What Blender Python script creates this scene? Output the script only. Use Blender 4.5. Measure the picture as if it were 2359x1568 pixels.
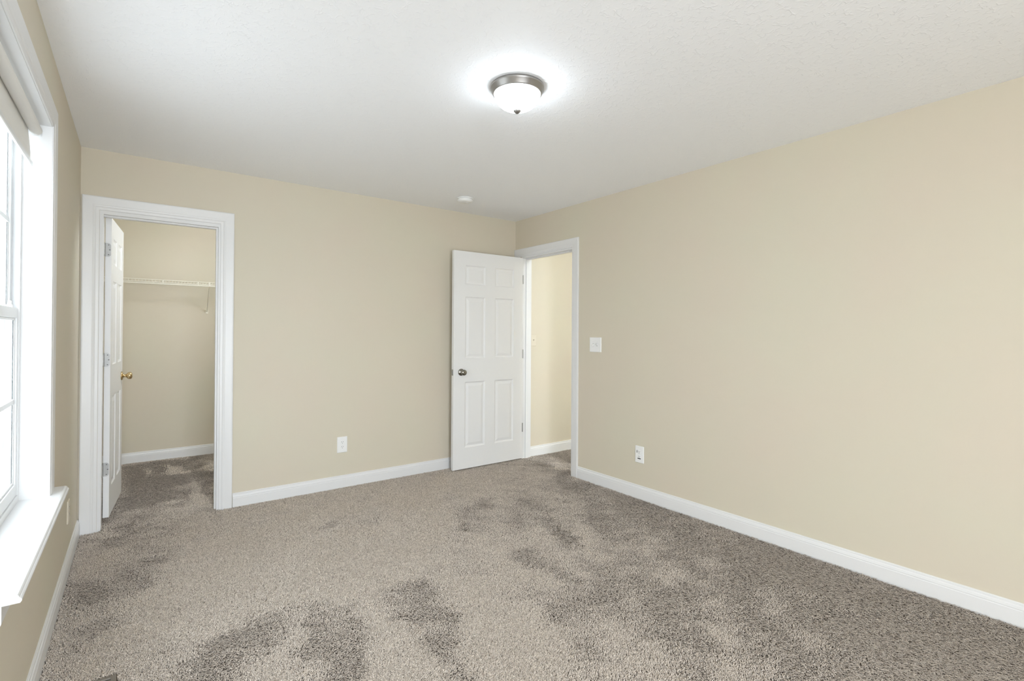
import bpy, math, random
import numpy as np
from mathutils import Vector, Matrix

for o in list(bpy.data.objects):
    bpy.data.objects.remove(o, do_unlink=True)
SC = bpy.context.scene
COL = SC.collection
random.seed(7)

# ------------------------------------------------------------------ room size (metres)
W, D, H = 3.448, 4.155, 2.44          # width, back wall, ceiling
YR = -1.90                            # rear wall (behind the viewer)
TH = 0.115                            # wall thickness
CLX, CLY = 1.75, 6.10                 # closet right side, closet back wall
HX, HY0, HY = 5.40, 0.60, 4.06        # hall far end, hall near side, hall wall seen through the doorway
WY0, WY1, WZ0, WZ1 = 1.800, 2.825, 0.59, 2.13   # window opening in the left wall

# ------------------------------------------------------------------ camera
cam_d = bpy.data.cameras.new('camera')
cam = bpy.data.objects.new('camera', cam_d)
COL.objects.link(cam)
Rr = Vector((0.7998809716, -0.6001282222, 0.0060455144))
Ru = Vector((-0.0079562323, -0.0005310809, 0.9999682077))
Rf = Vector((0.6001059320, 0.7999036410, 0.0051995611))
M = Matrix(((Rr.x, Ru.x, -Rf.x, 0.290996), (Rr.y, Ru.y, -Rf.y, 0.0), (Rr.z, Ru.z, -Rf.z, 1.284521), (0, 0, 0, 1)))
cam.matrix_world = M
cam_d.sensor_fit = 'HORIZONTAL'
cam_d.sensor_width = 36.0
cam_d.lens = 1151.69 / 2359.0 * 36.0
cam_d.shift_y = -24.8 / 2359.0
cam_d.clip_start = 0.02
SC.camera = cam

# ------------------------------------------------------------------ light
world = bpy.data.worlds.new('overcast_sky')
SC.world = world
world.use_nodes = True
wn = world.node_tree
bg = wn.nodes['Background']
# bright overcast sky above, unseen bright ground added below the horizon to lift the ceiling
_tc = wn.nodes.new('ShaderNodeTexCoord')
_sp = wn.nodes.new('ShaderNodeSeparateXYZ')
_rp = wn.nodes.new('ShaderNodeValToRGB')
_mr = wn.nodes.new('ShaderNodeMapRange')
_mr.inputs['From Min'].default_value = -1.0
_rp.color_ramp.elements[0].position = 0.47
_rp.color_ramp.elements[0].color = (0.62, 0.67, 0.723, 1)
_rp.color_ramp.elements[1].position = 0.53
_rp.color_ramp.elements[1].color = (0.84, 0.915, 1.0, 1)
wn.links.new(_tc.outputs['Generated'], _sp.inputs[0])
wn.links.new(_sp.outputs['Z'], _mr.inputs['Value'])
wn.links.new(_mr.outputs['Result'], _rp.inputs['Fac'])
wn.links.new(_rp.outputs['Color'], bg.inputs['Color'])
bg.inputs['Strength'].default_value = 14.5


def area_light(name, loc, size, power, color=(1, 1, 1), rot=(0, 0, 0), portal=False):
    d = bpy.data.lights.new(name, 'AREA')
    d.shape = 'RECTANGLE'
    d.size, d.size_y = size
    d.energy = power
    d.color = color
    o = bpy.data.objects.new(name, d)
    o.location = loc
    o.rotation_euler = rot
    COL.objects.link(o)
    if portal:
        d.cycles.is_portal = True
    return o


def point_light(name, loc, power, radius=0.08, color=(1, 1, 1)):
    d = bpy.data.lights.new(name, 'POINT')
    d.energy = power
    d.shadow_soft_size = radius
    d.color = color
    o = bpy.data.objects.new(name, d)
    o.location = loc
    COL.objects.link(o)
    return o


LAMP = 16.0
# daylight through the window, and through an unseen opening added behind the viewer for fill
area_light('window_portal', (-0.2, 2.31, 1.36), (1.1, 1.6), 1, rot=(0, math.radians(-90), 0), portal=True)
area_light('rear_fill_portal', (0.56, YR - 0.13, 1.07), (1.04, 1.98), 1, rot=(math.radians(90), 0, 0), portal=True)
point_light('closet_lamp', (1.35, 4.70, 2.27), 14.0, 0.14, (0.84, 0.92, 1.0))
point_light('hall_lamp', (3.85, 1.35, 2.25), 58.0, 0.12, (0.82, 0.915, 1.0))

SC.view_settings.view_transform = 'Standard'
SC.view_settings.look = 'None'
SC.view_settings.gamma = 1.0
SC.view_settings.use_curve_mapping = False
SC.view_settings.exposure = 0.84
SC.cycles.max_bounces = 12
SC.cycles.diffuse_bounces = 7
SC.cycles.glossy_bounces = 4
SC.cycles.transparent_max_bounces = 12
SC.cycles.sample_clamp_indirect = 8.0


# ------------------------------------------------------------------ materials
def new_mat(name):
    m = bpy.data.materials.new(name)
    m.use_nodes = True
    nt = m.node_tree
    return m, nt, nt.nodes['Principled BSDF']


def node(nt, kind, **kw):
    n = nt.nodes.new(kind)
    for k, v in kw.items():
        if k in n.inputs.keys():
            n.inputs[k].default_value = v
        else:
            setattr(n, k, v)
    return n


def paint(name, col, rough=0.5, bump=0.0, scale=300.0, var=0.0, dist=0.0004, spec=0.5):
    """painted surface: roller stipple in the bump and a faint unevenness of the paint"""
    m, nt, b = new_mat(name)
    L = nt.links.new
    b.inputs['Base Color'].default_value = (*col, 1)
    b.inputs['Roughness'].default_value = rough
    b.inputs['Specular IOR Level'].default_value = spec
    tc = node(nt, 'ShaderNodeTexCoord')
    if var > 0:
        n2 = node(nt, 'ShaderNodeTexNoise', Scale=1.7, Detail=3.0)
        L(tc.outputs['Object'], n2.inputs['Vector'])
        r = node(nt, 'ShaderNodeValToRGB')
        r.color_ramp.elements[0].position = 0.3
        r.color_ramp.elements[1].position = 0.7
        r.color_ramp.elements[0].color = (col[0] * (1 - var * .2), col[1] * (1 - var), col[2] * (1 - var), 1)
        r.color_ramp.elements[1].color = (col[0] * (1 - var), col[1] * (1 + var * .3), col[2] * (1 - var * .6), 1)
        L(n2.outputs['Fac'], r.inputs['Fac'])
        L(r.outputs['Color'], b.inputs['Base Color'])
    if bump > 0:
        n = node(nt, 'ShaderNodeTexNoise', Scale=scale, Detail=2.0)
        L(tc.outputs['Object'], n.inputs['Vector'])
        bp = node(nt, 'ShaderNodeBump', Strength=bump, Distance=dist)
        L(n.outputs['Fac'], bp.inputs['Height'])
        L(bp.outputs['Normal'], b.inputs['Normal'])
    return m


def metal(name, col, rough):
    m, nt, b = new_mat(name)
    b.inputs['Base Color'].default_value = (*col, 1)
    b.inputs['Metallic'].default_value = 1.0
    tc = node(nt, 'ShaderNodeTexCoord')
    n = node(nt, 'ShaderNodeTexNoise', Scale=60.0, Detail=2.0)
    r = node(nt, 'ShaderNodeMapRange')
    r.inputs['To Min'].default_value = rough * 0.8
    r.inputs['To Max'].default_value = rough * 1.2
    nt.links.new(tc.outputs['Object'], n.inputs['Vector'])
    nt.links.new(n.outputs['Fac'], r.inputs['Value'])
    nt.links.new(r.outputs['Result'], b.inputs['Roughness'])
    return m


WALL = paint('beige_wall_paint', (0.66, 0.60, 0.49), 0.6, 0.15, 260.0, 0.02)
TRIM = paint('white_semigloss_paint', (0.77, 0.77, 0.77), 0.35, 0.05, 90.0)
DOORP = paint('white_door_paint', (0.82, 0.82, 0.82), 0.4, 0.12, 160.0)
PLASTIC = paint('white_plastic', (0.86, 0.86, 0.85), 0.3, 0.02, 50.0)
CREAM = paint('cream_plastic', (0.68, 0.62, 0.51), 0.4, 0.02, 50.0)
VINYL = paint('white_vinyl', (0.74, 0.75, 0.75), 0.3, 0.02, 60.0)
SHADEM = paint('white_shade_cloth', (0.80, 0.79, 0.76), 0.8, 0.25, 700.0)
DARK = paint('dark_slot', (0.03, 0.028, 0.025), 0.6, 0.05, 90.0)
GREY = paint('grey_slot', (0.16, 0.155, 0.15), 0.6, 0.05, 90.0)
WIREM = paint('white_coated_wire', (0.82, 0.79, 0.70), 0.35, 0.03, 200.0)
STEEL = metal('satin_steel', (0.44, 0.435, 0.42), 0.5)
NICKEL = metal('brushed_nickel', (0.36, 0.345, 0.33), 0.42)
PEWTER = metal('dark_pewter', (0.30, 0.285, 0.25), 0.16)
BRASS = metal('aged_brass', (0.62, 0.47, 0.26), 0.28)
REGM = paint('taupe_enamel', (0.20, 0.175, 0.145), 0.4, 0.05, 120.0)
SUBM = paint('carpet_backing', (0.17, 0.13, 0.10), 0.9, 0.3, 200.0)


def ceiling_material():
    m, nt, b = new_mat('stomped_ceiling_texture')
    L = nt.links.new
    b.inputs['Base Color'].default_value = (0.93, 0.94, 0.96, 1)
    b.inputs['Roughness'].default_value = 0.7
    tc = node(nt, 'ShaderNodeTexCoord')
    w = node(nt, 'ShaderNodeTexNoise', Scale=9.0, Detail=2.0)
    L(tc.outputs['Object'], w.inputs['Vector'])
    mx = node(nt, 'ShaderNodeMix', data_type='VECTOR')
    mx.inputs[0].default_value = 0.09
    L(tc.outputs['Object'], mx.inputs[4])
    L(w.outputs['Color'], mx.inputs[5])
    # short curved ridges left by the stomp brush
    v = node(nt, 'ShaderNodeTexVoronoi', feature='DISTANCE_TO_EDGE', Scale=48.0)
    L(mx.outputs[1], v.inputs['Vector'])
    r = node(nt, 'ShaderNodeValToRGB')
    r.color_ramp.elements[0].position = 0.0
    r.color_ramp.elements[0].color = (1, 1, 1, 1)
    r.color_ramp.elements[1].position = 0.12
    r.color_ramp.elements[1].color = (0, 0, 0, 1)
    L(v.outputs['Distance'], r.inputs['Fac'])
    k = node(nt, 'ShaderNodeTexNoise', Scale=34.0, Detail=3.0)
    L(tc.outputs['Object'], k.inputs['Vector'])
    kr = node(nt, 'ShaderNodeValToRGB')
    kr.color_ramp.elements[0].position = 0.47
    kr.color_ramp.elements[1].position = 0.60
    L(k.outputs['Fac'], kr.inputs['Fac'])
    mu = node(nt, 'ShaderNodeMath', operation='MULTIPLY')
    L(r.outputs['Color'], mu.inputs[0])
    L(kr.outputs['Color'], mu.inputs[1])
    f = node(nt, 'ShaderNodeTexNoise', Scale=110.0, Detail=2.0)
    L(tc.outputs['Object'], f.inputs['Vector'])
    ad = node(nt, 'ShaderNodeMath', operation='MULTIPLY_ADD')
    L(f.outputs['Fac'], ad.inputs[0])
    ad.inputs[1].default_value = 0.18
    L(mu.outputs[0], ad.inputs[2])
    bp = node(nt, 'ShaderNodeBump', Strength=0.5, Distance=0.0017)
    L(ad.outputs[0], bp.inputs['Height'])
    L(bp.outputs['Normal'], b.inputs['Normal'])
    return m


def glass_material():
    m = bpy.data.materials.new('window_glass')
    m.use_nodes = True
    nt = m.node_tree
    nt.nodes.clear()
    L = nt.links.new
    out = node(nt, 'ShaderNodeOutputMaterial')
    tr = node(nt, 'ShaderNodeBsdfTransparent')
    tr.inputs['Color'].default_value = (0.53, 0.535, 0.53, 1)
    gl = node(nt, 'ShaderNodeBsdfGlossy')
    gl.inputs['Roughness'].default_value = 0.02
    mx = node(nt, 'ShaderNodeMixShader')
    mx.inputs[0].default_value = 0.05
    L(tr.outputs[0], mx.inputs[1])
    L(gl.outputs[0], mx.inputs[2])
    L(mx.outputs[0], out.inputs['Surface'])
    return m


def lamp_glass_material():
    m, nt, b = new_mat('frosted_lamp_glass')
    b.inputs['Base Color'].default_value = (0.9, 0.9, 0.88, 1)
    b.inputs['Roughness'].default_value = 0.4
    b.inputs['Emission Color'].default_value = (0.82, 0.915, 1.0, 1)
    b.inputs['Emission Strength'].default_value = LAMP
    return m


def carpet_material():
    """twisted yarn: every tuft has its own shade of taupe, tips lighter than the shank"""
    m, nt, b = new_mat('taupe_frieze_yarn')
    L = nt.links.new
    b.inputs['Roughness'].default_value = 0.85
    b.inputs['Specular IOR Level'].default_value = 0.15
    a = node(nt, 'ShaderNodeAttribute', attribute_name='yarn')
    sp = node(nt, 'ShaderNodeSeparateXYZ')
    L(a.outputs['Vector'], sp.inputs[0])
    r = node(nt, 'ShaderNodeValToRGB')
    e = r.color_ramp.elements
    e[0].position, e[0].color = 0.0, (*YARN_DARK, 1)
    e[1].position, e[1].color = 1.0, (*YARN_LIGHT, 1)
    L(sp.outputs[0], r.inputs['Fac'])
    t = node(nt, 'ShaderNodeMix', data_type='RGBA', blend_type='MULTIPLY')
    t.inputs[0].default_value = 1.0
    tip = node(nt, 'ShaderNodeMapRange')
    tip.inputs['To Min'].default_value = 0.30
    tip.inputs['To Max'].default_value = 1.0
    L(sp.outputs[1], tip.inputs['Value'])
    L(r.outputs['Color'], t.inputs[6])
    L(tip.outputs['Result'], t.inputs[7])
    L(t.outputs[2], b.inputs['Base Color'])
    return m


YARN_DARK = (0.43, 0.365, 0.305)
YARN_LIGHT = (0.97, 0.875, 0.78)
CEIL = ceiling_material()
GLASS = glass_material()
LAMPG = lamp_glass_material()
YARN = carpet_material()


# ------------------------------------------------------------------ mesh helpers
class MB:
    def __init__(self):
        self.v, self.f, self.s = [], [], []

    def add(self, verts, faces, smooth=False):
        o = len(self.v)
        self.v += [tuple(p) for p in verts]
        self.f += [tuple(i + o for i in q) for q in faces]
        self.s += [smooth] * len(faces)
        return self

    def box(self, x0, x1, y0, y1, z0, z1):
        v = [(x, y, z) for x in (x0, x1) for y in (y0, y1) for z in (z0, z1)]
        return self.add(v, [(0, 1, 3, 2), (4, 6, 7, 5), (0, 4, 5, 1), (2, 3, 7, 6), (0, 2, 6, 4), (1, 5, 7, 3)])

    def tube(self, a, b, r, n=10, caps=True):
        a, b = Vector(a), Vector(b)
        d = (b - a).normalized()
        u = d.orthogonal().normalized()
        w = d.cross(u)
        v = []
        for p in (a, b):
            for k in range(n):
                t = 2 * math.pi * k / n
                v.append(p + u * (r * math.cos(t)) + w * (r * math.sin(t)))
        self.add(v, [(k, (k + 1) % n, n + (k + 1) % n, n + k) for k in range(n)], True)
        if caps:
            self.add(v[:n][::-1], [tuple(range(n))])
            self.add(v[n:], [tuple(range(n))])
        return self

    def lathe(self, prof, origin, axis, n=32):
        """prof: (radius, height along the axis)"""
        o, d = Vector(origin), Vector(axis).normalized()
        u = d.orthogonal().normalized()
        w = d.cross(u)
        v, f = [], []
        for r, h in prof:
            for k in range(n):
                t = 2 * math.pi * k / n
                v.append(o + d * h + u * (r * math.cos(t)) + w * (r * math.sin(t)))
        for i in range(len(prof) - 1):
            for k in range(n):
                f.append((i * n + k, i * n + (k + 1) % n, (i + 1) * n + (k + 1) % n, (i + 1) * n + k))
        self.add(v, f, True)
        return self

    def prism(self, outline, to3, h0, h1):
        """closed outline in (a, b), extruded from h0 to h1; to3(a, b, h) places it"""
        n = len(outline)
        v = [to3(a, b, h0) for a, b in outline] + [to3(a, b, h1) for a, b in outline]
        self.add(v, [(k, (k + 1) % n, n + (k + 1) % n, n + k) for k in range(n)] + [tuple(range(n))[::-1], tuple(range(n, 2 * n))])
        return self

    def sweep(self, prof, path, to3):
        """profile (u outward, t off the wall) mitred along an open path of (a, z) corners, u to the left of travel"""
        n, m = len(path), len(prof)
        P = [Vector(q) for q in path]
        v = []
        for i in range(n):
            if i == 0:
                d = (P[1] - P[0]).normalized()
                off = Vector((-d.y, d.x))
            elif i == n - 1:
                d = (P[-1] - P[-2]).normalized()
                off = Vector((-d.y, d.x))
            else:
                d0, d1 = (P[i] - P[i - 1]).normalized(), (P[i + 1] - P[i]).normalized()
                n0, n1 = Vector((-d0.y, d0.x)), Vector((-d1.y, d1.x))
                off = (n0 + n1) / (1 + n0.dot(n1))
            for u, t in prof:
                q = P[i] + off * u
                v.append(to3(q.x, q.y, t))
        f = []
        for i in range(n - 1):
            for k in range(m):
                f.append((i * m + k, i * m + (k + 1) % m, (i + 1) * m + (k + 1) % m, (i + 1) * m + k))
        f.append(tuple(range(m)))
        f.append(tuple(range((n - 1) * m, n * m))[::-1])
        return self.add(v, f)

    def build(self, name, mat, parent=None, bevel=0.0, loc=None):
        me = bpy.data.meshes.new(name)
        me.from_pydata(self.v, [], self.f)
        me.polygons.foreach_set('use_smooth', self.s)
        me.materials.append(mat)
        import bmesh
        bm = bmesh.new()
        bm.from_mesh(me)
        bmesh.ops.recalc_face_normals(bm, faces=bm.faces)
        bm.to_mesh(me)
        bm.free()
        o = bpy.data.objects.new(name, me)
        COL.objects.link(o)
        if parent is not None:
            o.parent = parent
        if loc is not None:
            o.location = loc
        if bevel > 0:
            b = o.modifiers.new('bevel', 'BEVEL')
            b.width = bevel
            b.segments = 2
            b.limit_method = 'ANGLE'
            b.angle_limit = math.radians(40)
        return o


def tag(o, label, cat, group=None, kind=None):
    o['label'] = label
    o['category'] = cat
    if group:
        o['group'] = group
    if kind:
        o['kind'] = kind
    return o


def empty(name, loc=(0, 0, 0), rz=0.0):
    o = bpy.data.objects.new(name, None)
    o.empty_display_size = 0.1
    o.location = loc
    o.rotation_euler = (0, 0, rz)
    COL.objects.link(o)
    return o


# ------------------------------------------------------------------ shell
FZ = -0.014      # top of the carpet backing; the pile reaches z = 0
m = MB().box(-0.15, HX + 0.1, YR - 0.15, CLY + 0.1, FZ - 0.12, FZ)
tag(m.build('floor', SUBM), 'floor of the room under the taupe carpet', 'floor', kind='structure')
m = MB().box(-0.15, HX + 0.1, YR - 0.15, CLY + 0.1, H, H + 0.12)
tag(m.build('ceiling', CEIL), 'white textured ceiling with brushed ridges', 'ceiling', kind='structure')

# left wall, with the window opening
X0 = -0.15
m = MB().box(X0, 0, YR, WY0 - 0.012, FZ, H).box(X0, 0, WY1 + 0.012, CLY, FZ, H)
m.box(X0, 0, WY0 - 0.012, WY1 + 0.012, FZ, WZ0 - 0.024).box(X0, 0, WY0 - 0.012, WY1 + 0.012, WZ1 + 0.012, H)
tag(m.build('wall_left', WALL), 'beige wall on the left holding the white window', 'wall', kind='structure')
# back wall, with the closet opening
m = MB().box(0, 0.095, D, D + TH, FZ, H).box(0.775, W, D, D + TH, FZ, H).box(0.095, 0.775, D, D + TH, 2.06, H)
tag(m.build('wall_back', WALL), 'beige back wall with the open closet doorway', 'wall', kind='structure')
# right wall, with the entry opening
m = MB().box(W, W + TH, YR, 3.28, FZ, H).box(W, W + TH, 3.28, 4.05, 2.06, H).box(W, W + TH, 4.05, D + TH, FZ, H)
tag(m.build('wall_right', WALL), 'long bare beige wall on the right beside the entry doorway', 'wall', kind='structure')
# rear wall, with an opening added to let in fill light
m = MB().box(-0.15, 0.05, YR - TH, YR, FZ, H).box(1.08, HX, YR - TH, YR, FZ, H).box(0.05, 1.08, YR - TH, YR, FZ, 0.09).box(0.05, 1.08, YR - TH, YR, 2.05, H)
tag(m.build('wall_rear', WALL), 'beige wall behind the viewer with an added opening for fill light', 'wall', kind='structure')
for nm, q, lab in (
        ('wall_closet_back', (-0.15, CLX + 0.1, CLY, CLY + 0.1), 'beige wall at the back of the closet behind the wire shelf'),
        ('wall_closet_right', (CLX, CLX + 0.1, D + TH, CLY), 'beige wall at the right end of the closet'),
        ('wall_hall_back', (W + TH, HX, HY, HY + 0.1), 'bright beige hall wall seen through the entry doorway'),
        ('wall_hall_right', (HX, HX + 0.1, HY0, HY + 0.1), 'beige wall at the far end of the hall'),
        ('wall_hall_front', (W + TH, HX, HY0 - 0.1, HY0), 'beige wall at the near end of the hall')):
    tag(MB().box(*q, FZ, H).build(nm, WALL), lab, 'wall', kind='structure')

# ------------------------------------------------------------------ baseboards
BASE = [(0.0, FZ), (0.014, FZ), (0.014, 0.060), (0.0125, 0.063), (0.0125, 0.066), (0.0135, 0.068), (0.011, 0.079), (0.0075, 0.083),
        (0.0075, 0.092), (0.0055, 0.095), (0.0, 0.095)]


def baseboard(name, a, b, nrm, label):
    """a, b: (x, y) on the wall face; nrm points into the room"""
    a, b, nrm = Vector(a), Vector(b), Vector(nrm)
    v = []
    for q in (a, b):
        for t, z in BASE:
            w = q + nrm * t
            v.append((w.x, w.y, z))
    n = len(BASE)
    f = [(k, (k + 1) % n, n + (k + 1) % n, n + k) for k in range(n)] + [tuple(range(n)), tuple(range(n, 2 * n))[::-1]]
    tag(MB().add(v, f).build(name, TRIM), label, 'baseboard', kind='structure')


baseboard('baseboard_left', (0, YR), (0, D - 0.018), (1, 0), 'white baseboard along the left wall under the window')
baseboard('baseboard_back', (0.859, D), (W, D), (0, -1), 'white baseboard along the back wall between closet and entry door')
baseboard('baseboard_right', (W, YR), (W, 3.214), (-1, 0), 'white baseboard along the long right wall')
baseboard('baseboard_closet', (0, CLY), (CLX, CLY), (0, -1), 'white baseboard at the back of the closet')
baseboard('baseboard_hall', (W + TH, HY), (HX, HY), (0, -1), 'white baseboard on the hall wall beyond the entry doorway')

# ------------------------------------------------------------------ door casings and jambs
def casing_profile(w, k=1.0):
    return [(0, 0), (0, 0.008 * k), (0.003, 0.0095 * k), (w * .20, 0.0105 * k), (w * .26, 0.0135 * k), (w * .34, 0.0150 * k), (w * .40, 0.0145 * k),
            (w * .90, 0.0175 * k), (w * .97, 0.017 * k), (w, 0.015 * k), (w, 0)]


back3 = lambda a, z, t: (a, D - t, z)
right3 = lambda a, z, t: (W - t, a, z)
left3 = lambda a, z, t: (t, a, z)

T1 = empty('trim_1', (0.435, D, 0))
tag(T1, 'white casing and jamb around the closet doorway', 'door frame', kind='structure')
def under(root, o):
    """parent without moving"""
    o.parent = root
    o.matrix_parent_inverse = Matrix.Translation(root.location).inverted() if root.rotation_euler.z == 0 else root.matrix_basis.inverted()
    return o

m = MB().sweep(casing_profile(0.086), [(0.094, FZ), (0.094, 2.053), (0.769, 2.053), (0.769, FZ)], back3)
under(T1, m.build('casing', TRIM))
JX0, JX1, JZ = 0.114, 0.757, 2.030
m = MB().box(JX0 - 0.019, JX0, D - 0.001, D + TH + 0.001, FZ, JZ).box(JX1, JX1 + 0.018, D - 0.001, D + TH + 0.001, FZ, JZ)
m.box(JX0 - 0.019, JX1 + 0.018, D - 0.001, D + TH + 0.001, JZ, JZ + 0.030)
under(T1, m.build('jamb', TRIM))
m = MB().box(JX1 - 0.011, JX1, D + 0.03, D + 0.068, FZ, JZ - 0.011).box(JX0, JX1, D + 0.03, D + 0.068, JZ - 0.011, JZ)
under(T1, m.build('door_stop', TRIM))

T2 = empty('trim_2', (W, 3.66, 0))
tag(T2, 'white casing and jamb around the entry doorway in the right wall', 'door frame', kind='structure')
m = MB().sweep(casing_profile(0.082), [(3.297, FZ), (3.297, 2.058), (4.071, 2.058), (4.071, FZ)], right3)
under(T2, m.build('casing', TRIM))
KY0, KY1, KZ = 3.298, 4.031, 2.042
m = MB().box(W - 0.001, W + TH + 0.001, KY0 - 0.019, KY0, FZ, KZ).box(W - 0.001, W + TH + 0.001, KY1, KY1 + 0.019, FZ, KZ)
m.box(W - 0.001, W + TH + 0.001, KY0 - 0.019, KY1 + 0.019, KZ, KZ + 0.018)
under(T2, m.build('jamb', TRIM))
m = MB().box(W + 0.04, W + 0.078, KY1 - 0.011, KY1, FZ, KZ - 0.011).box(W + 0.04, W + 0.078, KY0, KY1, KZ - 0.011, KZ)
under(T2, m.build('door_stop', TRIM))
m = MB().box(W - 0.0045, W + 0.035, KY0 - 0.0005, KY0 + 0.0018, 0.872, 0.928)
under(T2, m.build('strike_plate', PEWTER))

# ------------------------------------------------------------------ six-panel doors
def door_leaf(w, h, t, cols, rows):
    """local: x 0..w from the hinge edge, front face at y = 0 looking to -y, back face at y = t"""
    mb = MB()
    xs = sorted({0.0, w, *[q for c in cols for q in c]})
    zs = sorted({0.0, h, *[q for r in rows for q in r]})
    rings = [(0.0, 0.0), (0.006, 0.006), (0.014, 0.0085), (0.018, 0.0085), (0.042, 0.0025)]
    for side in (0, 1):
        yy = lambda d: d if side == 0 else t - d
        for i in range(len(xs) - 1):
            for j in range(len(zs) - 1):
                a0, a1, b0, b1 = xs[i], xs[i + 1], zs[j], zs[j + 1]
                if (a0, a1) in cols and (b0, b1) in rows:
                    v, f = [], []
                    for ins, dep in rings:
                        v += [(a0 + ins, yy(dep), b0 + ins), (a1 - ins, yy(dep), b0 + ins), (a1 - ins, yy(dep), b1 - ins), (a0 + ins, yy(dep), b1 - ins)]
                    for k in range(len(rings) - 1):
                        for q in range(4):
                            f.append((k * 4 + q, k * 4 + (q + 1) % 4, k * 4 + 4 + (q + 1) % 4, k * 4 + 4 + q))
                    k = (len(rings) - 1) * 4
                    f.append((k, k + 1, k + 2, k + 3))
                    if side:
                        f = [q[::-1] for q in f]
                    mb.add(v, f)
                else:
                    q = [(a0, yy(0), b0), (a1, yy(0), b0), (a1, yy(0), b1), (a0, yy(0), b1)]
                    mb.add(q, [(0, 1, 2, 3) if side == 0 else (3, 2, 1, 0)])
    mb.add([(0, 0, 0), (0, t, 0), (0, t, h), (0, 0, h), (w, 0, 0), (w, t, 0), (w, t, h), (w, 0, h)],
           [(0, 3, 2, 1), (4, 5, 6, 7), (0, 1, 5, 4), (3, 7, 6, 2)])
    return mb


class MBraw(MB):
    pass


def knob_profile():
    return [(0.0, 0.0), (0.0325, 0.0), (0.0325, 0.004), (0.030, 0.008), (0.018, 0.011), (0.0125, 0.014), (0.0115, 0.026), (0.014, 0.031), (0.021, 0.036),
            (0.0262, 0.044), (0.0275, 0.052), (0.0262, 0.059), (0.021, 0.065), (0.012, 0.0675), (0.0, 0.068)]


def rounded(w, h, r, right_only=True, n=6):
    """plate outline, hinge side square"""
    pts = [(0, 0)]
    for k in range(n + 1):
        t = -math.pi / 2 + math.pi / 2 * k / n
        pts.append((w - r + r * math.cos(t), r + r * math.sin(t)))
    for k in range(n + 1):
        t = math.pi / 2 * k / n
        pts.append((w - r + r * math.cos(t), h - r + r * math.sin(t)))
    pts.append((0, h))
    return pts


ROWS = lambda h: [(0.195 * h / 2.035, 0.81 * h / 2.035), (1.03 * h / 2.035, 1.61 * h / 2.035), (1.725 * h / 2.035, 1.905 * h / 2.035)]

# closet door: swung into the closet, hinge edge towards the room
ang = math.atan2(0.62, 0.053)
D1 = empty('door_1', (0.1505, 4.2815, 0.0), ang)
tag(D1, 'white six-panel closet door swung open into the closet, hinge edge showing', 'door', kind='structure')
h1 = 2.0
leaf = door_leaf(0.622, h1, 0.0325, [(0.098, 0.268), (0.354, 0.524)], ROWS(h1)).build('door_leaf', DOORP, D1, loc=(0, 0, 0.036))
kb = MB().lathe(knob_profile(), (0.562, 0.0, 0.935), (0, -1, 0)).build('door_knob', BRASS, D1)
kb['label'] = 'aged brass door knob'
MB().lathe(knob_profile(), (0.562, 0.0325, 0.935), (0, 1, 0)).build('door_knob', BRASS, D1)
MB().box(0.6215, 0.6232, 0.006, 0.029, 0.907, 0.963).build('latch_plate', BRASS, D1)
for zc in (1.818, 1.085, 0.356):
    # leaf let into the hinge edge of the door, knuckle on the closet side
    hm = MB().prism(rounded(0.030, 0.089, 0.014), lambda a, b, h: (-h, 0.0325 - a, zc - 0.0445 + b), 0.0, 0.0022)
    hm.tube((-0.004, 0.0370, zc - 0.0445), (-0.004, 0.0370, zc + 0.0445), 0.0062, 12)
    hg = hm.build('hinge', STEEL, D1)
    hg['label'] = 'satin steel hinge'
    for a, b in ((0.018, 0.012), (0.024, 0.0445), (0.018, 0.077)):
        sm = MB().lathe([(0.0, 0.0029), (0.0022, 0.0027), (0.0036, 0.0022), (0.0036, 0.001)], (0.0, 0.0325 - a, zc - 0.0445 + b), (-1, 0, 0), 12)
        sm.build('screw', GREY, hg)
# jamb leaves of the same hinges stay with the frame
for zc in (1.818, 1.085, 0.356):
    m = MB().prism(rounded(0.030, 0.089, 0.014), lambda a, b, h: (JX0 + h, D + TH - 0.004 - a, zc - 0.0445 + b), 0.0, 0.0022)
    under(T1, m.build('hinge_leaf', STEEL))

# entry door: swung into the room, lying along the back wall
D2 = empty('door_2', (3.432, 4.0105, 0.0), math.pi)
tag(D2, 'white six-panel entry door standing open in front of the back wall', 'door', kind='structure')
h2 = 2.036
# local x runs to -X in the room, so the face towards the viewer is local y = +t; leaf set with its front at y = 0 behind
cols2 = [(0.112, 0.341), (0.455, 0.680)]
leaf2 = door_leaf(0.804, h2, 0.035, cols2, ROWS(h2)).build('door_leaf', DOORP, D2, loc=(0, -0.035, 0.006))
k2 = MB().lathe(knob_profile(), (0.722, 0.0, 0.910), (0, 1, 0)).build('door_knob', PEWTER, D2)
k2['label'] = 'dark pewter door knob'
MB().lathe(knob_profile(), (0.722, -0.035, 0.910), (0, -1, 0)).build('door_knob', PEWTER, D2)
lp = MB().box(0.8035, 0.8055, -0.030, -0.005, 0.882, 0.938).build('latch_plate', STEEL, D2)
MB().prism([(0, -0.024), (0.011, -0.012), (0.011, -0.010), (0, -0.010)], lambda a, b, h: (0.8055 + a, b, h), 0.898, 0.922).build('latch_bolt', STEEL, lp)
for zc in (1.822, 1.066, 0.318):
    hm = MB().tube((-0.007, 0.0, zc - 0.0445), (-0.007, 0.0, zc + 0.0445), 0.0062, 12).box(-0.002, 0.0, -0.030, 0.0, zc - 0.0445, zc + 0.0445)
    hm.build('hinge', STEEL, D2)

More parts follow.
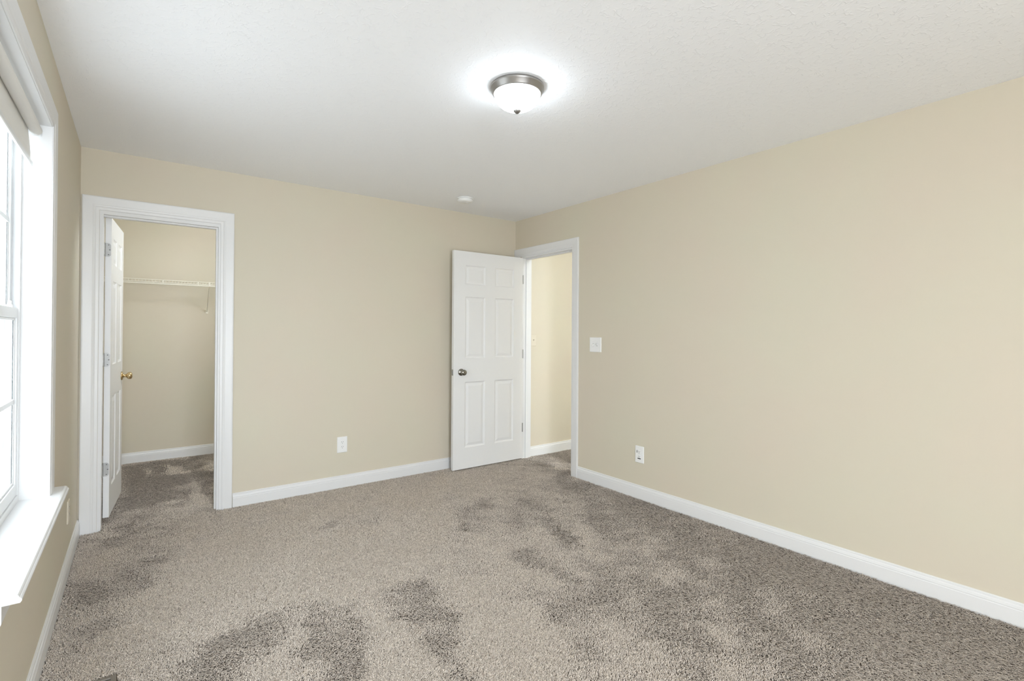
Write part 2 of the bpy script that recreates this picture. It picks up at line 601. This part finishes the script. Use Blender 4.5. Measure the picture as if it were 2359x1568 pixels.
# ------------------------------------------------------------------ window
WN = empty('window_1', (-0.1, (WY0 + WY1) / 2, WZ0))
tag(WN, 'white double-hung window with grilles, bright daylight outside', 'window', kind='structure')
m = MB()
pr = casing_profile(0.084, 0.68)
m.sweep(pr, [(WY0 - .004, WZ0 - 0.012), (WY0 - .004, WZ1 + .004), (WY1 + .004, WZ1 + .004), (WY1 + .004, WZ0)], left3)
under(WN, m.build('casing', TRIM))
m = MB().box(-0.15, 0.0015, WY0 - 0.0115, WY0, WZ0, WZ1 + 0.0115).box(-0.15, 0.0015, WY1, WY1 + 0.0115, WZ0, WZ1 + 0.0115)
m.box(-0.15, 0.0015, WY0, WY1, WZ1, WZ1 + 0.0115)
under(WN, m.build('jamb', TRIM))
# stool with a stepped, rounded nose
SP = [(-0.15, WZ0 - 0.024), (-0.15, WZ0), (0.040, WZ0), (0.046, WZ0 - 0.002), (0.049, WZ0 - 0.006), (0.0495, WZ0 - 0.009), (0.052, WZ0 - 0.0105), (0.0545, WZ0 - 0.014), (0.0545, WZ0 - 0.019), (0.051, WZ0 - 0.024)]
m = MB().prism([q for q in SP if q[0] >= 0.0] + [(0.0, WZ0 - 0.024), (0.0, WZ0)], lambda a, b, h: (a, h, b), WY0 + 0.028, WY1 + 0.150)
m.box(-0.15, 0.0, WY0, WY1, WZ0 - 0.024, WZ0)
under(WN, m.build('window_stool', TRIM))
m = MB().prism([(0, WZ0 - 0.024), (0.016, WZ0 - 0.024), (0.016, WZ0 - 0.070), (0.010, WZ0 - 0.085), (0.0, WZ0 - 0.085)], lambda a, b, h: (a, h, b), WY0 + 0.03, WY1 + 0.084)
under(WN, m.build('apron', TRIM))
# vinyl frame with tracks
m = MB()
for y0, y1 in ((WY0, WY0 + 0.022), (WY1 - 0.022, WY1)):
    m.box(-0.150, -0.134, y0, y1, WZ0 + 0.028, WZ1 - 0.022).box(-0.094, -0.088, y0, y1, WZ0 + 0.028, WZ1 - 0.022)
m.box(-0.150, -0.088, WY0, WY1, WZ1 - 0.022, WZ1).box(-0.150, -0.088, WY0, WY1, WZ0, WZ0 + 0.028)
under(WN, m.build('window_frame', VINYL))


def sash(name, xa, xb, y0, y1, z0, z1, st, rt, rb):
    m = MB().box(xa, xb, y0, y0 + st, z0, z1).box(xa, xb, y1 - st, y1, z0, z1)
    m.box(xa, xb, y0 + st, y1 - st, z1 - rt, z1).box(xa, xb, y0 + st, y1 - st, z0, z0 + rb)
    # glazing bead
    b = 0.010
    m.box(xa + .006, xb - .006, y0 + st, y0 + st + b, z0 + rb, z1 - rt).box(xa + .006, xb - .006, y1 - st - b, y1 - st, z0 + rb, z1 - rt)
    m.box(xa + .006, xb - .006, y0 + st + b, y1 - st - b, z1 - rt - b, z1 - rt).box(xa + .006, xb - .006, y0 + st + b, y1 - st - b, z0 + rb, z0 + rb + b)
    o = under(WN, m.build(name, VINYL, bevel=0.002))
    ya, yb, za, zb = y0 + st + b, y1 - st - b, z0 + rb + b, z1 - rt - b
    xm = (xa + xb) / 2
    g = MB().box(xm - 0.002, xm + 0.002, ya, yb, za, zb).build('pane', GLASS)
    g.parent = o
    g.matrix_parent_inverse = Matrix.Translation(WN.location).inverted() @ Matrix.Identity(4)
    g.matrix_parent_inverse = Matrix.Identity(4)
    q = MB()
    for k in (1, 2):
        yc = ya + (yb - ya) * k / 3
        q.box(xm - 0.006, xm + 0.006, yc - 0.009, yc + 0.009, za, zb)
    zc = (za + zb) / 2
    q.box(xm - 0.006, xm + 0.006, ya, yb, zc - 0.009, zc + 0.009)
    gr = q.build('muntin', VINYL)
    gr.parent = o
    return o


YA, YB = WY0 + 0.004, WY1 - 0.004
sash('upper_sash', -0.132, -0.114, YA, YB, 1.330, WZ1 - 0.022, 0.036, 0.034, 0.030)
ls = sash('lower_sash', -0.112, -0.092, YA, YB, WZ0 + 0.028, 1.370, 0.040, 0.040, 0.048)
m = MB().box(-0.112, -0.094, 2.40, 2.46, 1.370, 1.376).lathe([(0.0, 0.0), (0.011, 0.0), (0.011, 0.008), (0.006, 0.016), (0.0, 0.017)], (-0.103, 2.43, 1.376), (0, 0, 1), 16).box(-0.108, -0.098, 2.43, 2.465, 1.384, 1.392)
m.build('sash_lock', VINYL).parent = ls
m = MB().box(-0.112, -0.094, 2.70, 2.73, 1.370, 1.380).tube((-0.103, 2.715, 1.372), (-0.103, 2.715, 1.396), 0.006, 10)
m.build('tilt_latch', VINYL).parent = ls

# ------------------------------------------------------------------ roller shade
RX, RZ = -0.046, 2.098
RS = empty('roller_shade', (RX, WY1, RZ))
tag(RS, 'white roller shade rolled almost up at the top of the window', 'window shade')
m = MB().lathe([(0.0, 0), (0.0195, 0), (0.0200, 0.002), (0.0200, WY1 - WY0 - .042), (0.0195, WY1 - WY0 - .04), (0, WY1 - WY0 - .04)], (RX, WY0 + 0.019, RZ), (0, 1, 0), 28)
under(RS, m.build('roller_tube', SHADEM))
# cloth drops from the window side of the roll
sec = [(RX - 0.0195, RZ), (RX - 0.0190, RZ - 0.02), (RX - 0.0150, RZ - 0.06), (RX - 0.0125, RZ - 0.10), (RX - 0.0125, 1.962)]
out = sec + [(a - 0.0012, b) for a, b in reversed(sec)]
m = MB().prism(out, lambda a, b, h: (a, h, b), WY0 + 0.035, WY1 - 0.045)
under(RS, m.build('shade_cloth', SHADEM))
m = MB().prism([(RX - 0.018, 1.966), (RX - 0.018, 1.952), (RX - 0.015, 1.949), (RX - 0.010, 1.949), (RX - 0.0075, 1.952), (RX - 0.0075, 1.966)], lambda a, b, h: (a, h, b), WY0 + 0.030, WY1 - 0.022)
under(RS, m.build('hem_bar', VINYL))
for ya, yb, s in ((WY0 + 0.001, WY0 + 0.004, 1), (WY1 - 0.004, WY1 - 0.001, -1)):
    m = MB().box(RX - 0.014, RX + 0.014, ya, yb, RZ - 0.016, RZ + 0.028)
    m.tube((RX, ya if s > 0 else yb, RZ), (RX, (ya if s > 0 else yb) + s * 0.02, RZ), 0.005, 10)
    under(RS, m.build('bracket', VINYL))

# ------------------------------------------------------------------ ceiling light
CLt = empty('ceiling_light', (1.715, 1.868, H))
tag(CLt, 'round flush ceiling light with lit frosted glass bowl and brushed nickel ring', 'ceiling light')
MB().lathe([(0.0, 0.0), (0.119, 0.0), (0.127, 0.003), (0.1275, 0.011), (0.1255, 0.015), (0.1235, 0.017), (0.116, 0.034), (0.1130, 0.038), (0.1085, 0.0385), (0.1085, 0.030), (0.0, 0.028)],
           (0, 0, 0), (0, 0, -1), 64).build('base_ring', NICKEL, CLt)
dome = [(0.1075, 0.031)]
for k in range(0, 15):
    t = math.pi / 2 * k / 14
    dome.append((0.1075 * math.cos(t) ** 0.9, 0.036 + 0.074 * math.sin(t)))
sh = MB().lathe(dome, (0, 0, 0), (0, 0, -1), 64).build('glass_shade', LAMPG, CLt)
sh['label'] = 'glowing frosted white glass bowl'
MB().lathe([(0.0, 0.106), (0.0175, 0.106), (0.0185, 0.111), (0.0180, 0.115), (0.014, 0.120), (0.009, 0.124), (0.004, 0.127), (0.0, 0.1275)], (0, 0, 0), (0, 0, -1), 24).build('finial', NICKEL, CLt)

# ------------------------------------------------------------------ smoke detector
SD = empty('smoke_detector', (2.551, 3.70, H))
tag(SD, 'round white smoke detector on the ceiling near the far corner', 'smoke detector')
MB().lathe([(0.0, 0.0), (0.070, 0.0), (0.070, 0.007), (0.066, 0.009), (0.0, 0.009)], (0, 0, 0), (0, 0, -1), 40).build('mounting_base', PLASTIC, SD)
MB().lathe([(0.0, 0.009), (0.062, 0.009), (0.062, 0.012), (0.066, 0.014), (0.066, 0.022), (0.062, 0.031), (0.050, 0.036), (0.0, 0.037)], (0, 0, 0), (0, 0, -1), 40).build('cover', PLASTIC, SD)
MB().lathe([(0.0, 0.036), (0.010, 0.036), (0.010, 0.0385), (0.0, 0.039)], (0.022, 0, 0), (0, 0, -1), 20).build('test_button', PLASTIC, SD)

# ------------------------------------------------------------------ wall plates
def rrect(w, h, r, n=5):
    pts = []
    for cx, cy, t0 in ((w / 2 - r, -h / 2 + r, -math.pi / 2), (w / 2 - r, h / 2 - r, 0), (-w / 2 + r, h / 2 - r, math.pi / 2), (-w / 2 + r, -h / 2 + r, math.pi)):
        for k in range(n + 1):
            t = t0 + math.pi / 2 * k / n
            pts.append((cx + r * math.cos(t), cy + r * math.sin(t)))
    return pts


loc3 = lambda a, b, h: (a, -h, b)      # local: plate in x-z, facing -y


def plate(root, w, h, mat, t=0.0062):
    o, i = rrect(w, h, 0.004), rrect(w - 0.007, h - 0.007, 0.003)
    n = len(o)
    v = [loc3(a, b, 0) for a, b in o] + [loc3(a, b, t * 0.45) for a, b in o] + [loc3(a, b, t) for a, b in i]
    f = [(k, (k + 1) % n, n + (k + 1) % n, n + k) for k in range(n)] + [(n + k, n + (k + 1) % n, 2 * n + (k + 1) % n, 2 * n + k) for k in range(n)]
    f += [tuple(range(2 * n, 3 * n)), tuple(range(n))[::-1]]
    return MB().add(v, f).build('cover_plate', mat, root)


def socket(root, zc, mat, dark, t=0.0062):
    out = []
    for k in range(24):
        a = 2 * math.pi * k / 24
        out.append((0.0172 * math.cos(a), max(-0.0135, min(0.0135, 0.0172 * math.sin(a))) + zc))
    s = MB().prism(out, loc3, 0.002, t + 0.0012).build('receptacle', mat, root)
    q = MB()
    for x, hh in ((-0.0064, 0.0046), (0.0064, 0.0038)):
        q.prism([(x - 0.0013, zc + 0.0042 - hh), (x + 0.0013, zc + 0.0042 - hh), (x + 0.0013, zc + 0.0042 + hh), (x - 0.0013, zc + 0.0042 + hh)], loc3, t, t + 0.0016)
    q.prism([(0.0027 * math.cos(2 * math.pi * k / 12), zc - 0.0072 + 0.0027 * math.sin(2 * math.pi * k / 12)) for k in range(12)], loc3, t, t + 0.0016)
    q.build('slots', dark, s)
    return s


def screw(root, x, z, mat, t=0.0062):
    MB().lathe([(0.0, t + 0.0012), (0.002, t + 0.001), (0.0032, t)], (x, 0, z), (0, -1, 0), 12).build('screw', mat, root)


def outlet(loc, rz, label, mat, dark, w=0.083, h=0.130):
    r = empty('power_outlet', loc, rz)
    tag(r, label, 'outlet', 'wall outlets')
    plate(r, w, h, mat)
    socket(r, 0.0195, mat, dark)
    socket(r, -0.0195, mat, dark)
    screw(r, 0, 0, mat)
    return r


outlet((1.6575, D, 0.3475), 0, 'white power outlet low on the back wall', PLASTIC, GREY)
ro = outlet((W, 2.532, 0.335), -math.pi / 2, 'white power outlet low on the right wall with a dark slot at its foot', PLASTIC, GREY)
q = MB().prism([(-0.015, -0.0345), (0.015, -0.0345), (0.015, -0.0275), (-0.015, -0.0275)], loc3, 0.006, 0.0078)
q.build('dark_slot', DARK, ro)
q = MB().prism([(-0.0230, 0.012), (-0.0195, 0.012), (-0.0195, 0.031), (-0.0230, 0.031)], loc3, 0.006, 0.0078)
q.build('dark_slot', DARK, ro)
outlet((0, 3.595, 0.305), math.pi / 2, 'beige power outlet on the left wall below the window stool', CREAM, GREY, 0.078, 0.122)


def switch(loc, rz, label, mat, w, h, toggles):
    r = empty('light_switch', loc, rz)
    tag(r, label, 'light switch', 'light switches')
    plate(r, w, h, mat)
    for x, up in toggles:
        s = 1 if up else -1
        MB().prism([(x - 0.006, -0.0125), (x + 0.006, -0.0125), (x + 0.006, 0.0125), (x - 0.006, 0.0125)], loc3, 0.0062, 0.0068).build('switch_slot', CREAM if mat is CREAM else GREYP, r)
        v = [(x - 0.0045, -0.0062, -0.009), (x + 0.0045, -0.0062, -0.009), (x + 0.0045, -0.0062, 0.009), (x - 0.0045, -0.0062, 0.009),
             (x - 0.0038, -0.0175, s * 0.008 - 0.0035), (x + 0.0038, -0.0175, s * 0.008 - 0.0035), (x + 0.0038, -0.0175, s * 0.008 + 0.0035), (x - 0.0038, -0.0175, s * 0.008 + 0.0035)]
        MB().add(v, [(3, 2, 1, 0), (4, 5, 6, 7), (0, 1, 5, 4), (1, 2, 6, 5), (2, 3, 7, 6), (3, 0, 4, 7)]).build('toggle', mat, r)
        screw(r, x, 0.030, mat)
        screw(r, x, -0.030, mat)
    return r


GREYP = paint('pale_grey_plastic', (0.55, 0.55, 0.54), 0.4, 0.02, 60.0)
switch((W, 3.008, 1.182), -math.pi / 2, 'white double light switch on the right wall beside the entry doorway', PLASTIC, 0.134, 0.126, ((-0.022, False), (0.022, True)))
switch((3.617, HY, 1.203), 0, 'beige light switch on the hall wall seen through the entry doorway', CREAM, 0.070, 0.120, ((0.0, True),))

# ------------------------------------------------------------------ floor register
RG = empty('floor_register', (0.170, 2.245, 0))
tag(RG, 'dark metal floor register sunk in the carpet below the window', 'floor vent')
rx, ry = 0.070, 0.146
m = MB().box(-rx, -rx + .016, -ry, ry, -0.010, -0.004).box(rx - .016, rx, -ry, ry, -0.010, -0.004)
m.box(-rx + .016, rx - .016, -ry, -ry + .016, -0.010, -0.004).box(-rx + .016, rx - .016, ry - .016, ry, -0.010, -0.004)
m.build('frame', REGM, RG, bevel=0.001)
MB().box(-rx + .010, rx - .010, -ry + .010, ry - .010, -0.0139, -0.0125).build('duct_opening', DARK, RG)
q = MB()
for k in range(14):
    y = -ry + 0.024 + k * (2 * ry - 0.048) / 13
    q.box(-rx + .014, rx - .014, y - 0.0015, y + 0.0015, -0.0120, -0.0075)
q.box(-0.002, 0.002, -ry + .014, ry - .014, -0.0120, -0.0070)
q.build('grille', REGM, RG)

# ------------------------------------------------------------------ closet wire shelf
WS = empty('wire_shelf', (0.87, CLY, 1.75))
tag(WS, 'white coated wire shelf with hanging rod across the back of the closet', 'shelf')
YF = 5.80
q = MB()
for x in np.arange(0.02, CLX - 0.01, 0.0255):
    q.tube((x, CLY - 0.006, 1.757), (x, YF, 1.757), 0.0016, 6)
    q.tube((x, YF, 1.757), (x, YF - 0.004, 1.738), 0.0016, 6)
for y in (CLY - 0.008, 5.95):
    q.tube((0.004, y, 1.7525), (CLX - 0.004, y, 1.7525), 0.0028, 8)
under(WS, q.build('shelf_deck', WIREM))
q = MB().tube((0.004, YF - 0.002, 1.761), (CLX - 0.004, YF - 0.002, 1.761), 0.0034, 8).tube((0.004, YF - 0.005, 1.738), (CLX - 0.004, YF - 0.005, 1.738), 0.0028, 8)
under(WS, q.build('front_lip', WIREM))
q = MB().tube((0.004, YF - 0.004, 1.7235), (CLX - 0.004, YF - 0.004, 1.7235), 0.0052, 10)
under(WS, q.build('hanging_rod', WIREM))
for x in (0.02, 0.487, 0.770, 1.25):
    q = MB().box(x - 0.005, x + 0.005, YF - 0.009, YF + 0.002, 1.722, 1.764)
    under(WS, q.build('rod_hanger', WIREM))
for x in (0.872, 1.48):
    q = MB().tube((x - 0.006, YF, 1.722), (x + 0.004, CLY - 0.006, 1.480), 0.0052, 10).box(x - 0.008, x + 0.014, CLY - 0.005, CLY, 1.462, 1.502)
    q.box(x - 0.014, x + 0.002, YF - 0.011, YF + 0.006, 1.720, 1.766)
    under(WS, q.build('support_brace', WIREM))
for x in (0.12, 0.42, 0.72, 1.02, 1.32, 1.62):
    q = MB().box(x - 0.008, x + 0.008, CLY - 0.013, CLY, 1.745, 1.768)
    under(WS, q.build('wall_clip', WIREM))

# ------------------------------------------------------------------ carpet pile
# brushed patches of the pile (metres on the floor): positive leans away from the viewer's corner, negative towards it
NAP = [
    (-0.8, [(0.185, 6.011), (0.954, 5.979), (0.771, 4.284), (0.225, 4.566)]),
    (1.0, [(0.293, 2.726), (0.325, 2.919), (0.512, 3.149), (0.714, 3.326), (1.137, 3.286), (1.43, 2.953), (1.779, 2.778), (1.539, 2.399), (1.158, 2.356), (1.014, 2.486), (0.824, 2.507), (0.641, 2.471), (0.451, 2.46), (0.322, 2.519)]),
    (0.7, [(0.512, 3.473), (0.855, 3.663), (1.451, 3.793), (2.25, 3.663), (2.092, 3.106), (1.749, 2.721), (1.137, 3.286), (0.71, 3.293)]),
    (1.0, [(1.167, 2.35), (1.216, 2.131), (1.312, 1.9), (1.341, 1.735), (1.305, 1.55), (1.256, 1.447), (0.942, 1.678), (1.06, 2.011)]),
    (1.0, [(1.618, 2.401), (1.691, 2.229), (1.702, 2.007), (1.759, 1.776), (1.774, 1.561), (1.684, 1.416), (1.474, 1.286), (1.256, 1.447), (1.391, 1.699), (1.505, 2.008)]),
    (0.7, [(0.808, 2.308), (0.881, 2.143), (0.823, 2.05), (0.81, 1.776), (0.63, 1.909), (0.655, 2.052), (0.725, 2.188)]),
    (0.9, [(2.034, 2.226), (2.084, 2.061), (2.016, 1.881), (1.899, 1.913), (1.932, 2.172)]),
    (0.4, [(2.676, 2.793), (2.697, 2.371), (2.722, 1.863), (2.686, 1.502), (2.497, 1.529), (2.39, 1.9), (2.459, 2.367)]),
    (0.5, [(1.808, 1.325), (2.373, 1.24), (2.479, 1.043), (2.306, 0.927), (1.972, 0.919), (1.631, 1.17)]),
    (-0.9, [(1.223, 2.383), (1.517, 2.356), (1.53, 2.263), (1.434, 1.889), (1.362, 1.654), (1.256, 1.447), (1.183, 1.5), (1.257, 1.797), (1.22, 2.046)]),
    (-0.9, [(0.914, 2.487), (1.157, 2.381), (1.06, 2.011), (0.945, 1.677), (0.81, 1.776), (0.865, 2.085)]),
    (-0.8, [(0.514, 2.487), (0.824, 2.507), (0.869, 2.303), (0.808, 2.27), (0.755, 2.1), (0.616, 2.081), (0.522, 1.988), (0.402, 2.077)]),
    (-0.7, [(2.699, 3.137), (2.772, 2.958), (2.579, 2.456), (2.496, 2.1), (2.432, 2.074), (2.46, 2.452), (2.518, 2.798)]),
    (-0.8, [(2.048, 2.39), (2.194, 2.306), (2.176, 2.057), (2.122, 1.803), (2.051, 1.855), (2.065, 2.075), (1.994, 2.255)]),
    (-0.5, [(2.137, 3.183), (2.61, 3.075), (2.568, 2.762), (2.078, 2.643), (1.958, 2.817)]),
    (-0.8, [(2.253, 1.553), (2.477, 1.49), (2.422, 1.381), (2.232, 1.344), (2.134, 1.458)]),
    (-0.9, [(3.036, 1.429), (3.289, 1.31), (3.339, 0.967), (3.215, 0.754), (3.016, 0.9), (2.98, 1.175)]),
    (-0.6, [(2.11, 1.392), (2.325, 1.318), (2.217, 1.091), (1.874, 0.991), (1.943, 1.163)]),
    (-0.8, [(2.482, 0.766), (2.887, 0.669), (3.187, 0.377), (2.94, 0.345), (2.778, 0.324), (2.277, 0.694)]),
    (-0.75, [(0.021, 4.224), (0.546, 4.026), (0.488, 3.421), (0.326, 3.065), (0.215, 2.866), (0.141, 2.618), (0.03, 2.699)]),
    (-0.7, [(0.376, 2.977), (0.441, 3.06), (0.408, 2.905)]),
    (-0.5, [(1.545, 3.503), (1.79, 3.548), (1.577, 3.184), (1.21, 3.361)]),
    (0.9, [(0.349, 5.875), (0.456, 5.494), (0.394, 5.589)]),
    (0.9, [(0.534, 5.858), (0.696, 5.408), (0.558, 5.404)]),
    (0.9, [(0.772, 5.389), (0.894, 5.847), (0.931, 5.674), (0.89, 5.304)]),
    (0.8, [(0.671, 5.064), (0.715, 4.506), (0.765, 4.176), (0.592, 4.356)]),
    (0.6, [(0.364, 4.522), (0.524, 4.581), (0.491, 4.43)]),
    (0.5, [(0.549, 4.073), (0.754, 4.076), (0.839, 3.911), (0.589, 3.947)]),
]



def in_poly(px, py, poly):
    c = np.zeros(px.shape, bool)
    n = len(poly)
    for i in range(n):
        x0, y0 = poly[i]
        x1, y1 = poly[(i + 1) % n]
        k = ((y0 > py) != (y1 > py))
        with np.errstate(divide='ignore', invalid='ignore'):
            xi = (x1 - x0) * (py - y0) / (y1 - y0 + 1e-12) + x0
        c ^= k & (px < xi)
    return c


def smooth_noise(px, py, scale, seed):
    """value noise"""
    r = np.random.RandomState(seed)
    g = r.rand(128, 128)
    u, v = px / scale + 40.3, py / scale + 37.7
    i, j = np.floor(u).astype(int), np.floor(v).astype(int)
    fu, fv = u - i, v - j
    fu, fv = fu * fu * (3 - 2 * fu), fv * fv * (3 - 2 * fv)
    G = lambda a, b: g[a % 128, b % 128]
    return (G(i, j) * (1 - fu) + G(i + 1, j) * fu) * (1 - fv) + (G(i, j + 1) * (1 - fu) + G(i + 1, j + 1) * fu) * fv


def scatter(x0, x1, y0, y1, step, rng):
    nx, ny = int((x1 - x0) / step), int((y1 - y0) / step)
    gx, gy = np.meshgrid(np.arange(nx), np.arange(ny), indexing='ij')
    x = x0 + (gx.ravel() + 0.5 + (rng.rand(nx * ny) - .5) * 1.1) * step
    y = y0 + (gy.ravel() + 0.5 + (rng.rand(nx * ny) - .5) * 1.1) * step
    return x, y


def carpet():
    rng = np.random.RandomState(11)
    cx, cy = 0.291, 0.0
    fx, fy = 0.6, 0.8
    sets = []
    for lo, hi, step in ((1.35, 2.25, STEP1), (2.25, 3.1, STEP2), (3.1, 9.0, STEP3)):
        x, y = scatter(0.004, W + TH + 1.3, YR, CLY - 0.01, step, rng)
        dep = (x - cx) * fx + (y - cy) * fy
        lat = (x - cx) * fy - (y - cy) * fx
        k = (dep >= lo) & (dep < hi) & (np.abs(lat) < dep * 1.05 + 0.25)
        x, y = x[k], y[k]
        room = (x < W - 0.006) & (y < D - 0.006)
        clos = (y >= D - 0.006) & (y < CLY - 0.008) & (x < CLX - 0.01) & (((x > JX0) & (x < JX1)) | (y > D + TH))
        hall = (x >= W - 0.006) & (x < HX - .01) & (y < HY - 0.012) & (((y > KY0) & (y < KY1)) | (x > W + TH)) & (y > HY0)
        cas = ((x < 0.105) | ((x > 0.765) & (x < 0.865))) & (y > D - 0.018)
        reg = (np.abs(x - 0.170) < 0.076) & (np.abs(y - 2.245) < 0.152)
        k = (room | clos | hall) & ~reg & ~((x < 0.016) & (y < D)) & ~((x > W - 0.016) & (y < 3.30)) & ~(room & (y > D - 0.016) & (x > 0.85)) & ~(cas & room)
        sets.append((x[k], y[k], np.full(k.sum(), step)))
    x = np.concatenate([s[0] for s in sets])
    y = np.concatenate([s[1] for s in sets])
    st = np.concatenate([s[2] for s in sets])
    for where, label, pick in (
            ('room', 'taupe frieze bedroom carpet with brushed light and dark vacuum marks', (x < W - 0.006) & (y < D - 0.006)),
            ('closet', 'taupe frieze carpet on the closet floor behind the closet doorway', (y >= D - 0.006) & (x < W - 0.006)),
            ('hall', 'taupe frieze carpet of the hall beyond the entry doorway', x >= W - 0.006)):
        lay_pile(x[pick], y[pick], st[pick], rng, label, where)


def lay_pile(x, y, st, rng, label, where):
    cx, cy = 0.291, 0.0
    fx, fy = 0.6, 0.8
    n = len(x)
    # how the pile lies
    wx = x + 0.10 * (smooth_noise(x, y, 0.16, 1) - .5) + 0.05 * (smooth_noise(x, y, 0.05, 2) - .5)
    wy = y + 0.10 * (smooth_noise(x, y, 0.16, 3) - .5) + 0.05 * (smooth_noise(x, y, 0.05, 4) - .5)
    wx = wx + rng.normal(0, 0.022, n)
    wy = wy + rng.normal(0, 0.022, n)
    nap = np.zeros(n)
    for v, poly in NAP:
        k = in_poly(wx, wy, poly)
        nap[k] = v
    u, w = x * fx + y * fy, x * fy - y * fx
    nap = 0.95 * nap + 1.0 * (smooth_noise(u, w * 2.6, 0.34, 5) - .5) + 0.8 * (smooth_noise(u * 1.5, w, 0.10, 6) - .5) + 0.6 * (smooth_noise(u * 2.0, w, 0.045, 9) - .5)
    nap[y > D] -= 0.6
    nap += np.clip(0.35 - 0.85 * np.maximum(0, x - 0.45 * y - 0.8), -1.2, 0.35)      # lean biased on the right to make that side darker
    nap = np.clip(nap, -1.3, 1.2)
    # towards the viewer's corner
    dx, dy = cx - x, cy - y
    dl = np.hypot(dx, dy)
    dx, dy = dx / dl, dy / dl
    a = rng.normal(0, 0.85, n)
    ca, sa = np.cos(a), np.sin(a)
    tx, ty = dx * ca - dy * sa, dx * sa + dy * ca
    # radius, length, lean
    rad = st * 0.46 * (0.8 + 0.4 * rng.rand(n)) * np.clip(1 + 0.27 * nap, 0.68, 1.16)
    hgt = (0.0125 - 0.0015 * np.abs(nap)) * (0.85 + 0.3 * rng.rand(n))
    lean = (LEAN0 - LEAN1 * nap) + rng.normal(0, 0.0035, n)
    lx, ly = tx * lean + rng.normal(0, .0022, n), ty * lean + rng.normal(0, .0022, n)
    bend = rng.normal(0, 0.0016, (n, 2))
    segs = [(0.0, 1.0, 0.0), (0.55, 1.0, 0.38), (0.93, 0.72, 0.9)]
    NS = 4
    verts = np.zeros((n, NS * len(segs) + 1, 3), np.float32)
    yarn = np.zeros((n, NS * len(segs) + 1, 3), np.float32)
    ph = rng.rand(n) * 6.283
    tone = np.clip(0.5 + rng.normal(0, 0.22, n), 0, 1)
    for s, (hz, rr, ll) in enumerate(segs):
        for k in range(NS):
            t = ph + 2 * np.pi * k / NS + 0.7 * s
            i = s * NS + k
            b = math.sin(math.pi * hz)
            verts[:, i, 0] = x + lx * ll + bend[:, 0] * b + rad * rr * np.cos(t)
            verts[:, i, 1] = y + ly * ll + bend[:, 1] * b + rad * rr * np.sin(t)
            verts[:, i, 2] = FZ - 0.001 + hgt * hz
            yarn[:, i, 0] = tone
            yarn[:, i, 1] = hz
    i = NS * len(segs)
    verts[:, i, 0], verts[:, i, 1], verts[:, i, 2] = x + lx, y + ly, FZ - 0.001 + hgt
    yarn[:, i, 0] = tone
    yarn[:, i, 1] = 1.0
    # the pieces meet at the door thresholds
    xa, xb, ya, yb = {'room': (0.001, W - 0.006, YR, D - 0.006), 'closet': (0.001, CLX - 0.001, D - 0.006, CLY - 0.001), 'hall': (W - 0.006, HX - 0.001, HY0 + 0.001, HY - 0.001)}[where]
    verts[:, :, 0] = np.clip(verts[:, :, 0], xa, xb)
    verts[:, :, 1] = np.clip(verts[:, :, 1], ya, yb)
    nv = NS * len(segs) + 1
    quads = []
    for s in range(len(segs) - 1):
        for k in range(NS):
            quads.append((s * NS + k, s * NS + (k + 1) % NS, (s + 1) * NS + (k + 1) % NS, (s + 1) * NS + k))
    s = len(segs) - 1
    tris = [(s * NS + k, s * NS + (k + 1) % NS, nv - 1) for k in range(NS)]
    base = (np.arange(n) * nv)[:, None, None]
    Q = (np.array(quads)[None] + base).reshape(-1)
    T = (np.array(tris)[None] + base).reshape(-1)
    nq, ntr = n * len(quads), n * len(tris)
    me = bpy.data.meshes.new('carpet_pile')
    me.vertices.add(n * nv)
    me.vertices.foreach_set('co', verts.reshape(-1))
    me.loops.add(len(Q) + len(T))
    me.loops.foreach_set('vertex_index', np.concatenate([Q, T]).astype(np.int32))
    me.polygons.add(nq + ntr)
    me.polygons.foreach_set('loop_start', np.concatenate([np.arange(nq) * 4, nq * 4 + np.arange(ntr) * 3]).astype(np.int32))
    me.polygons.foreach_set('use_smooth', np.ones(nq + ntr, bool))
    at = me.attributes.new('yarn', 'FLOAT_VECTOR', 'POINT')
    at.data.foreach_set('vector', yarn.reshape(-1))
    me.update(calc_edges=True)
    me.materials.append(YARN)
    o = bpy.data.objects.new('carpet_pile', me)
    COL.objects.link(o)
    tag(o, label, 'carpet', kind='stuff')
    print('carpet tufts', n)


STEP1, STEP2, STEP3 = 0.0040, 0.0045, 0.0054
LEAN0, LEAN1 = 0.000, 0.0175
carpet()
